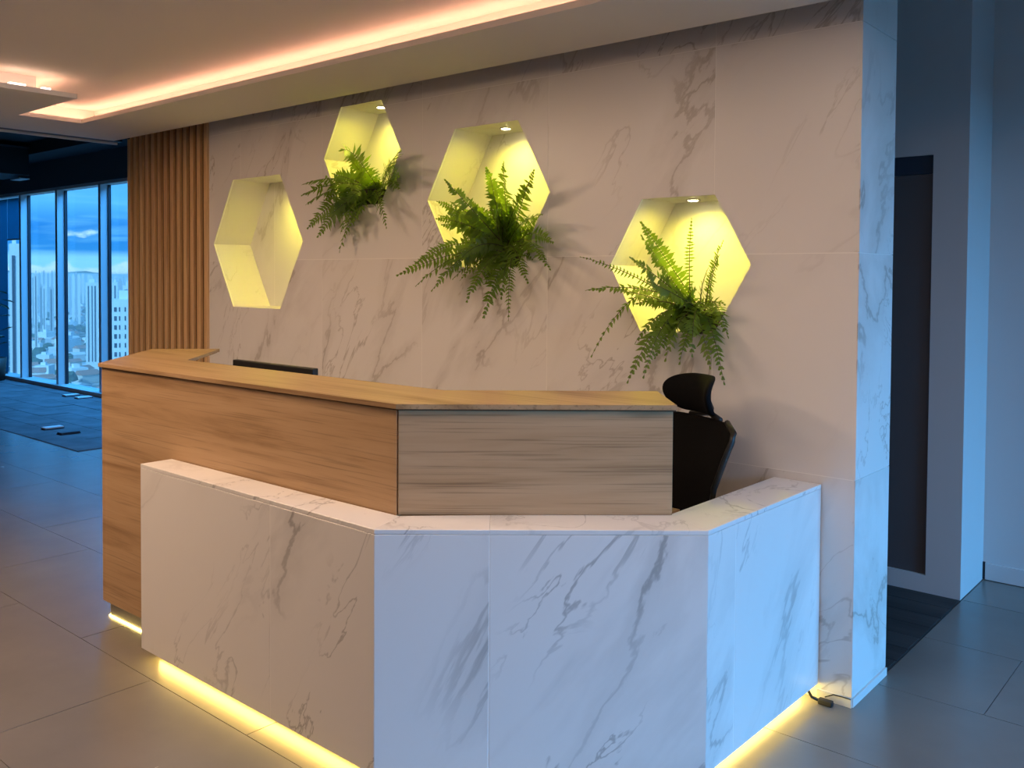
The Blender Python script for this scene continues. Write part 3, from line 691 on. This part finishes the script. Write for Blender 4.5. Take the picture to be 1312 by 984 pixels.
# ---------------------------------------------------------------- niche spotlights
spots = [(-4.615, 3.285, 2.093, 'empty niche nearest the slats'), (-3.770, 3.295, 2.419, 'highest niche'), (-2.875, 3.300, 2.2145, 'third niche from the slats'), (-1.865, 3.310, 1.8225, 'niche above the office chair')]
PW = [16.0, 14.0, 17.0, 17.0]
for (x, y, z, where), pw in zip(spots, PW):
    p = empty('niche_spotlight', (x, y, z)); tag(p, f'small bright recessed spotlight in the top of the {where}', 'spotlight', 'spotlights in the hexagonal niches')
    bm = bmesh.new(); bm_lathe(bm, [(0.022, 0.0), (0.030, 0.0), (0.029, -0.004), (0.022, -0.003)], 20); link('trim_ring', mesh('trim_ring', bm, True), M_SKIRT, p)
    bm = bmesh.new(); bm_lathe(bm, [(0.002, -0.0068), (0.014, -0.0060), (0.021, -0.0035), (0.021, -0.001)], 20); link('lens', mesh('lens', bm, True), M_SPOT, p)
    l = lamp('spot_light', 'SPOT', (0, 0, -0.014), (0.03, -0.12, -1), pw, (1.0, 0.86, 0.075), spot_size=math.radians(178), spot_blend=1.0, shadow_soft_size=0.014); l.parent = p

# ---------------------------------------------------------------- ferns
def fern(name, label, base, yface, tips, seed, pinna=0.055, extra=()):
    rng = random.Random(seed)
    root = empty(name, base); tag(root, label, 'fern', 'ferns in the hexagonal niches')
    bm = bmesh.new(); bm_lathe(bm, [(0.06, 0.0), (0.085, 0.0), (0.10, 0.075), (0.094, 0.075), (0.088, 0.065)], 18); link('planter', mesh('planter', bm, True), M_POT, root)
    bm = bmesh.new(); bm_lathe(bm, [(0.001, 0.060), (0.05, 0.064), (0.088, 0.060), (0.088, 0.055)], 18); link('soil', mesh('soil', bm), M_SOIL, root)
    for (tx, ty, tz, lift, ps) in tips:
        B = Vector((rng.uniform(-0.05, 0.05), rng.uniform(-0.06, 0.03), 0.065))
        T = Vector((tx, ty, tz)) - Vector(base)
        out = Vector((T.x, T.y, 0)); d = (T - B)
        M = B.lerp(T, 0.45) + Vector((0, -0.04, lift)); 
        n = max(12, int(d.length * 1.25 / 0.0170)); n = min(n, 34)
        def P(f):
            a = B.lerp(M, f); c = M.lerp(T, f); return a.lerp(c, f)
        pts = [P(i / n) for i in range(n + 1)]
        bm = bmesh.new(); bm_tube(bm, pts, [0.0026 * (1 - 0.7 * i / n) for i in range(n + 1)], 4)
        for f in bm.faces: f.material_index = 1
        view = Vector((0.35, -1.0, 0.45)).normalized()
        roll = rng.uniform(-0.75, 0.75)
        for i in range(1, n + 1):
            f = i / n
            if f < 0.14: continue
            t = (pts[i] - pts[i - 1]).normalized()
            side = t.cross(view)
            if side.length < 0.2: side = t.cross(Vector((0, 0, 1)))
            side.normalize(); side = Matrix.Rotation(roll, 3, t) @ side
            nor = side.cross(t).normalized()
            L0 = pinna * ps * (min(1.0, 0.45 + (f - 0.14) * 2.2)) * (1.0 if f < 0.6 else max(0.12, 1 - ((f - 0.6) / 0.42) ** 1.6))
            for s in (-1, 1):
                if rng.random() < 0.10: continue
                ln = L0 * rng.uniform(0.68, 1.15)
                dr_ = (side * s + t * rng.uniform(0.18, 0.42) - Vector((0, 0, 0.18)) + nor * rng.uniform(-0.4, 0.4)).normalized()
                wv = t * (0.0088 * ps * rng.uniform(0.85, 1.15))
                p0 = pts[i]; p1 = p0 + dr_ * ln * 0.45; p2 = p0 + dr_ * ln - Vector((0, 0, ln * 0.12)) + t * ln * 0.12
                v = [bm.verts.new(q) for q in (p0 - wv * 0.5, p1 - wv, p2, p1 + wv * 0.9, p0 + wv * 0.6)]
                bm.faces.new(v)
        me = bpy.data.meshes.new('frond'); bm.to_mesh(me); bm.free()
        me.materials.append(M_FERN); me.materials.append(M_STEM)
        link('frond', me, None, root)
    return root
def tipset(lst, y, base, rng, inner_n, spread):
    out = []
    for it in lst:
        x, z = it[0], it[1]
        lift = it[2] if len(it) > 2 else (0.10 if z < base[2] + 0.15 else 0.03)
        out.append((x, y + rng.uniform(-0.06, 0.06), z, lift, it[3] if len(it) > 3 else 1.0))
    for k in range(inner_n):
        a = rng.uniform(-math.pi, math.pi); q = math.sqrt(rng.uniform(0.12, 1.0))
        out.append((base[0] + spread[2] + spread[0] * math.cos(a) * q, base[1] - rng.uniform(0.02, 0.24), base[2] + spread[3] + spread[1] * math.sin(a) * q, 0.06, rng.uniform(0.75, 1.0)))
    return out
rng = random.Random(11)
b2 = (-3.74, 3.275, 1.888)
F2 = [(-4.094, 1.94), (-4.059, 1.761), (-3.844, 1.631, 0.16), (-3.957, 1.712, 0.14), (-3.703, 1.75), (-4.108, 2.0), (-4.011, 1.885), (-3.773, 1.72), (-3.80, 2.16, 0.16), (-3.347, 2.125), (-3.29, 2.056), (-3.295, 1.988), (-3.402, 1.803, 0.12, 0.7), (-3.455, 1.746, 0.16, 0.7), (-3.704, 2.092), (-3.563, 2.097), (-3.91, 2.046), (-3.386, 1.94)]
fern('hanging_fern', 'dark green fern spilling mostly leftwards out of the highest niche', b2, WY, tipset(F2, 3.02, b2, rng, 16, (0.20, 0.13, -0.10, 0.02)), 1, 0.074)
b3 = (-2.80, 3.275, 1.552)
F3 = [(-3.283, 1.506), (-3.227, 1.566, 0.14), (-3.14, 1.458, 0.14), (-3.056, 1.437, 0.14), (-3.079, 1.858, 0.06, 0.8), (-3.057, 1.773, 0.08, 0.8), (-2.936, 1.941), (-2.78, 1.994), (-2.595, 1.997), (-2.429, 1.951), (-2.506, 1.913), (-2.375, 1.578, 0.14), (-2.341, 1.535, 0.16), (-2.441, 1.479, 0.16), (-2.549, 1.315, 0.16, 0.65), (-2.746, 1.322, 0.14, 1.1), (-2.814, 1.391, 0.14), (-2.645, 1.408, 0.14), (-2.974, 1.51, 0.1), (-2.695, 1.939), (-2.861, 1.837), (-2.406, 1.766, 0.08, 0.8), (-2.884, 1.589), (-2.384, 1.65, 0.12), (-2.625, 1.819)]
fern('hanging_fern', 'largest and fullest fern, growing from the third niche from the slats', b3, WY, tipset(F3, 3.0, b3, rng, 46, (0.34, 0.24, -0.02, 0.13)), 2, 0.054)
b4 = (-1.80, 3.275, 1.292)
F4 = [(-2.217, 1.586, 0.07, 0.45), (-2.169, 1.18, 0.34, 0.85), (-2.157, 1.45, 0.10, 0.9), (-1.969, 1.092, 0.18), (-1.862, 1.124, 0.16, 0.9), (-1.743, 1.18, 0.14, 0.9), (-1.622, 1.171, 0.16, 1.1), (-1.552, 1.12, 0.18), (-1.546, 1.289, 0.16), (-1.88, 1.711), (-1.711, 1.725, 0.0, 0.5), (-1.585, 1.639, 0.04, 0.6), (-1.60, 1.588, 0.04, 0.6), (-1.612, 1.543, 0.04, 0.6), (-1.922, 1.664), (-1.935, 1.58), (-1.956, 1.245, 0.14), (-1.814, 1.187, 0.14), (-1.665, 1.217, 0.14), (-1.842, 1.49), (-1.995, 1.452)]
fern('hanging_fern', 'open straggly fern in the niche above the office chair', b4, WY, tipset(F4, 2.98, b4, rng, 18, (0.22, 0.18, -0.02, 0.06)), 3, 0.046)

# ---------------------------------------------------------------- potted plant in the hall
pl = empty('potted_plant', (-13.80, 4.93, 0.006)); tag(pl, 'dark leafy potted plant standing by the leftmost window', 'plant')
bm = bmesh.new(); bm_lathe(bm, [(0.10, 0.0), (0.13, 0.0), (0.16, 0.32), (0.15, 0.32), (0.14, 0.29)], 18); link('pot', mesh('pot', bm, True), M_POT, pl)
rng = random.Random(5)
tube('trunk', [(0, 0, 0.25), (0.02, 0.01, 0.7), (-0.02, 0.0, 1.25)], [0.02, 0.016, 0.008], M_STEM, pl)
M_LEAFD = leafy('dark_leaf', (0.02, 0.04, 0.03), (0.01, 0.04, 0.03))
for k in range(22):
    z = rng.uniform(0.45, 1.35); an = rng.uniform(0, 6.28); ln = rng.uniform(0.18, 0.30); wd_ = ln * 0.32
    d = Vector((math.cos(an), math.sin(an), rng.uniform(-0.1, 0.8))).normalized(); s = d.cross(Vector((0, 0, 1))).normalized()
    b0 = Vector((0, 0, z)); bm = bmesh.new()
    P5 = [b0, b0 + d * ln * 0.35 + s * wd_ * 0.5, b0 + d * ln * 0.75 + s * wd_ * 0.4 - Vector((0, 0, 0.02)), b0 + d * ln - Vector((0, 0, 0.06)), b0 + d * ln * 0.75 - s * wd_ * 0.4 - Vector((0, 0, 0.02)), b0 + d * ln * 0.35 - s * wd_ * 0.5]
    bm.faces.new([bm.verts.new(q) for q in P5]); me = bpy.data.meshes.new('leaf'); bm.to_mesh(me); bm.free(); link('leaf', me, M_LEAFD, pl)

# ---------------------------------------------------------------- the city outside
GZ = -85.0
TAKEN = []
def free(x, y, r):
    if any((x - a) ** 2 + (y - b_) ** 2 < (r + q) ** 2 for a, b_, q in TAKEN): return False
    TAKEN.append((x, y, r)); return True
M_CITY, t, b = new_mat('city_ground'); N = t.nodes.new; L = t.links.new        # roofs, yards and trees too far off to tell apart
gm = N('ShaderNodeNewGeometry'); vo = N('ShaderNodeTexVoronoi'); vo.inputs['Scale'].default_value = 0.045; L(gm.outputs['Position'], vo.inputs['Vector'])
sp_ = N('ShaderNodeSeparateColor'); L(vo.outputs['Color'], sp_.inputs[0])
r = N('ShaderNodeValToRGB'); r.color_ramp.interpolation = 'CONSTANT'; el = r.color_ramp.elements
el[0].position = 0.0; el[0].color = (0.07, 0.10, 0.06, 1); el[1].position = 0.88; el[1].color = (0.70, 0.70, 0.68, 1)
for p_, c_ in ((0.30, (0.20, 0.21, 0.20, 1)), (0.45, (0.33, 0.21, 0.16, 1)), (0.62, (0.45, 0.44, 0.42, 1)), (0.76, (0.12, 0.15, 0.10, 1))): k = el.new(p_); k.color = c_
L(sp_.outputs[0], r.inputs[0]); L(r.outputs[0], b.inputs['Base Color']); b.inputs['Roughness'].default_value = 0.9
gd = box('city_ground', -9000, 3000, -4000, 6000, GZ - 2, GZ, M_CITY); tag(gd, 'hazy low city ground with streets and trees', 'ground', kind='structure')
def cmat(name, c): return plain(name, c, 0.8)
M_T = [cmat('tower_white', (0.75, 0.76, 0.76)), cmat('tower_grey', (0.42, 0.46, 0.50)), cmat('tower_beige', (0.66, 0.62, 0.56)), cmat('tower_glass', (0.22, 0.30, 0.38))]
M_WIN = plain('tower_window', (0.08, 0.10, 0.13), 0.25)
M_ROOF = cmat('clay_roof', (0.42, 0.22, 0.16)); M_SHED = cmat('metal_roof', (0.62, 0.64, 0.66)); M_TREE = plain('tree_green', (0.05, 0.09, 0.04), 0.9)
def ray(u, v):
    a, b_ = (u - 656) / F_PX, (v - 388.23) / F_PX
    d = Vector([R_[i] * a + D_[i] * b_ + F_[i] for i in range(3)]); return d / math.hypot(d.x, d.y)
def tower(u0, u1, vtop, dist, mi, label, dep=22, win=None, floors=0):
    """a building at its own distance in metres; width and height follow from where it stands on the skyline"""
    c = ray((u0 + u1) / 2, 360); a, b_ = ray(u0, 360) * dist, ray(u1, 360) * dist
    wdt = (b_ - a).length; TAKEN.append((c.x * dist, c.y * dist, math.hypot(wdt / 2, dep))); top = 1.5 + ray((u0 + u1) / 2, vtop).z * dist; h = top - GZ
    o = empty('tower_block', (c.x * dist, c.y * dist, GZ), math.atan2(c.y, c.x) + math.pi / 2 + math.pi); tag(o, label, 'tower', 'towers of the distant skyline')
    bm = bmesh.new(); bm_box(bm, -wdt / 2, wdt / 2, 0, dep, 0, h); link('body', mesh('body', bm), M_T[mi], o)
    bm = bmesh.new(); bm_box(bm, -wdt * 0.22, wdt * 0.2, dep * 0.3, dep * 0.7, h, h + max(3.0, wdt * 0.14)); link('roof_house', mesh('roof_house', bm), M_T[mi], o)
    if win:
        wme = None
        for cx_, ww in win:
            if floors:
                fh = 3.0
                for k in range(floors):
                    if wme is None or wme[0] != ww:
                        bm = bmesh.new(); bm_box(bm, -ww * wdt / 2, ww * wdt / 2, -0.12, 0.05, 0, 1.5); wme = (ww, mesh('window', bm)); wme[1].materials.append(M_WIN)
                    q = bpy.data.objects.new('window', wme[1]); C.objects.link(q); q.parent = o; q.location = (cx_ * wdt, 0, h - 4 - k * fh)
            else:
                bm = bmesh.new(); bm_box(bm, cx_ * wdt - ww * wdt / 2, cx_ * wdt + ww * wdt / 2, -0.25, 0.05, h * 0.1, h - 3); link('window_column', mesh('window_column', bm), M_WIN, o)
    return o
tower(143, 176, 384, 330, 0, 'nearest white tower with columns of small windows beside the slatted panel', 18, [(-0.36, 0.10), (-0.20, 0.05), (0.02, 0.05), (0.22, 0.10)], 22)
tower(109.5, 126, 362, 900, 0, 'pale ribbed tower standing alone in the window next to the slats', 26, [(-0.28, 0.10), (0.0, 0.08), (0.24, 0.12)])
tower(144, 150.5, 362, 1000, 0, 'slim pale tower with a rounded top rising behind the nearest white tower', 20, [(0.0, 0.3)])
tower(151.5, 156, 360, 1100, 1, 'slim grey tower right behind the nearest white tower', 20)
tower(157, 172, 366, 760, 0, 'broad pale tower at the edge of the slatted panel', 20, [(-0.2, 0.3)])
sk = [(88.5, 91.5, 355, 1900, 1), (92, 95.5, 353, 1800, 0), (96, 99, 350, 1700, 1), (99.4, 103, 353.5, 1750, 0), (41, 43.5, 353, 1500, 0), (44, 48, 350.5, 1100, 2), (49, 52, 351, 2000, 1), (52.3, 54.6, 349, 2100, 0), (55, 57.4, 348, 2100, 1),
      (57.8, 60, 350, 2000, 0), (60.4, 62.6, 351, 2200, 1), (63, 65, 350.5, 2100, 0), (65.6, 68, 348.5, 2000, 1), (68.4, 71, 347.5, 1950, 0), (51, 54, 366, 1500, 1), (55, 58.2, 367, 1450, 0), (63, 69, 368, 1400, 1), (12, 25, 312, 260, 0)]
adj = ['grey tower at the left end of the second window', 'pale tower second from the left in the middle window', 'tallest grey tower in the middle window', 'pale tower right of the tallest grey one', 'narrow pale tower at the left edge of its window',
       'beige tower with a dark slot near the left mullion', 'grey tower far off behind the beige one', 'thin pale tower on the far skyline', 'thin grey tower breaking the far skyline', 'pale tower in the middle of the far row',
       'low grey tower in the far row', 'pale tower right of the low grey one', 'grey tower near the right end of the far row', 'pale tower at the right end of the far row', 'short grey block below the far row',
       'short pale block below the far row', 'short wide grey block below the right end of the row', 'close pale building seen below the half lowered blind']
for (a, b_, v, d, mi), lab in zip(sk, adj): tower(a, b_, v, d, mi, lab, 20, [(-0.1, 0.28)] if d < 1600 else None)
rng = random.Random(33)
for k in range(56):                              # rows of far hazy towers along the skyline
    u = 26 + 142 * (k + rng.uniform(-0.4, 0.4)) / 56; wpx = rng.uniform(1.6, 4.2); d = rng.uniform(2300, 4600)
    for tr_ in range(30):
        c = ray(u + wpx / 2, 360) * d
        if all((c.x - a) ** 2 + (c.y - b_) ** 2 > (q + 24) ** 2 for a, b_, q in TAKEN): break
        d = rng.uniform(2300, 4600)
    tower(u, u + wpx, rng.uniform(351.0, 366.0), d, rng.choice((0, 0, 1, 2)), 'hazy tower far off on the low skyline', 20)
# low houses, sheds and tree clumps filling the plain
rng = random.Random(21)
def house_mesh(kind):
    bm = bmesh.new()
    if kind == 0:
        bm_box(bm, -7, 7, -5, 5, 0, 6)
        v = [bm.verts.new(p) for p in ((-7.6, -5.6, 6), (7.6, -5.6, 6), (7.6, 5.6, 6), (-7.6, 5.6, 6), (-7.6, 0, 9), (7.6, 0, 9))]
        fs = [bm.faces.new([v[i] for i in q]) for q in ((0, 1, 5, 4), (2, 3, 4, 5), (3, 0, 4), (1, 2, 5), (3, 2, 1, 0))]
        for f in fs: f.material_index = 1
    elif kind == 1:
        bm_box(bm, -9, 9, -7, 7, 0, 11); bm_box(bm, -3, 2, -2, 3, 11, 14)
    else:
        bm_box(bm, -22, 22, -10, 10, 0, 7)
        v = [bm.verts.new(p) for p in ((-22.5, -10.5, 7), (22.5, -10.5, 7), (22.5, 10.5, 7), (-22.5, 10.5, 7), (-22.5, 0, 9.5), (22.5, 0, 9.5))]
        fs = [bm.faces.new([v[i] for i in q]) for q in ((0, 1, 5, 4), (2, 3, 4, 5), (3, 0, 4), (1, 2, 5), (3, 2, 1, 0))]
        for f in fs: f.material_index = 1
    me = bpy.data.meshes.new('house'); bm.to_mesh(me); bm.free()
    me.materials.append((M_T[2], M_T[0], M_T[1])[kind]); me.materials.append((M_ROOF, M_T[0], M_SHED)[kind])
    return me
HM = [house_mesh(k) for k in range(3)]
HL = [('low_house', 'small low house with a clay roof on the hazy plain', 'house', 'clay roofed houses of the plain'), ('flat_house', 'small pale flat-roofed block on the hazy plain', 'house', 'flat roofed blocks of the plain'), ('warehouse', 'long shed with a pale metal roof on the hazy plain', 'shed', 'metal roofed sheds of the plain')]
def tree_mesh():
    bm = bmesh.new(); bmesh.ops.create_icosphere(bm, subdivisions=2, radius=6)
    for v in bm.verts: v.co = v.co * rng.uniform(0.8, 1.2); v.co.z = v.co.z * 0.7 + 6
    bm_tube(bm, [(0, 0, 0), (0, 0, 4)], 0.8, 6)
    me = bpy.data.meshes.new('tree'); bm.to_mesh(me); bm.free(); me.materials.append(M_TREE); return me
TM = tree_mesh()
made = 0
for k in range(4000):
    if made >= 250: break
    u = rng.uniform(28, 180); dist = 560 + 2000 * rng.random() ** 1.7; r_ = rng.random(); s = rng.uniform(0.7, 1.25)
    d = ray(u, 360); x, y = d.x * dist, d.y * dist
    if not free(x, y, s * (7.5 if r_ < 0.22 else 9.6 if r_ < 0.55 else 11.5 if r_ < 0.85 else 25)): continue
    made += 1
    if r_ < 0.22:
        o = bpy.data.objects.new('tree', TM); tag(o, 'round green tree among the houses of the plain', 'tree', 'trees of the plain')
    else:
        i = 0 if r_ < 0.55 else (1 if r_ < 0.85 else 2)
        o = bpy.data.objects.new(HL[i][0], HM[i]); tag(o, HL[i][1], HL[i][2], HL[i][3])
    C.objects.link(o); o.location = (x, y, GZ); o.rotation_euler = (0, 0, rng.uniform(0, 3.14)); o.scale = (s, s, s)
# blue hills on the horizon
bm = bmesh.new(); prev = None; rng = random.Random(8)
for k in range(41):
    u = -120 + k * 10; d = ray(u, 360) * 7000; h = 2 + 22 * math.sin(k * 0.35) ** 2 + rng.uniform(0, 5)
    a = bm.verts.new((d.x, d.y, GZ)); b_ = bm.verts.new((d.x * 1.06, d.y * 1.06, GZ + 85 + h)); c = bm.verts.new((d.x * 1.2, d.y * 1.2, GZ))
    if prev: bm.faces.new((prev[0], a, b_, prev[1])); bm.faces.new((prev[1], b_, c, prev[2]))
    prev = (a, b_, c)
hl = link('hills', mesh('hills', bm), plain('hill_forest', (0.10, 0.15, 0.13), 0.9)); tag(hl, 'low blue hills on the horizon beyond the city', 'hills', kind='structure')
# haze over the city
M_HAZE = bpy.data.materials.new('haze'); M_HAZE.use_nodes = True
t = M_HAZE.node_tree; t.nodes.clear(); vs = t.nodes.new('ShaderNodeVolumeScatter'); vs.inputs['Color'].default_value = (0.80, 0.92, 1.0, 1); vs.inputs['Density'].default_value = 0.00035
ou = t.nodes.new('ShaderNodeOutputMaterial'); t.links.new(vs.outputs[0], ou.inputs['Volume'])
hz = box('city_haze', -9000, -120, 40, 6000, GZ + 0.5, 6, M_HAZE); tag(hz, 'blue evening haze lying over the city', 'haze', kind='stuff')
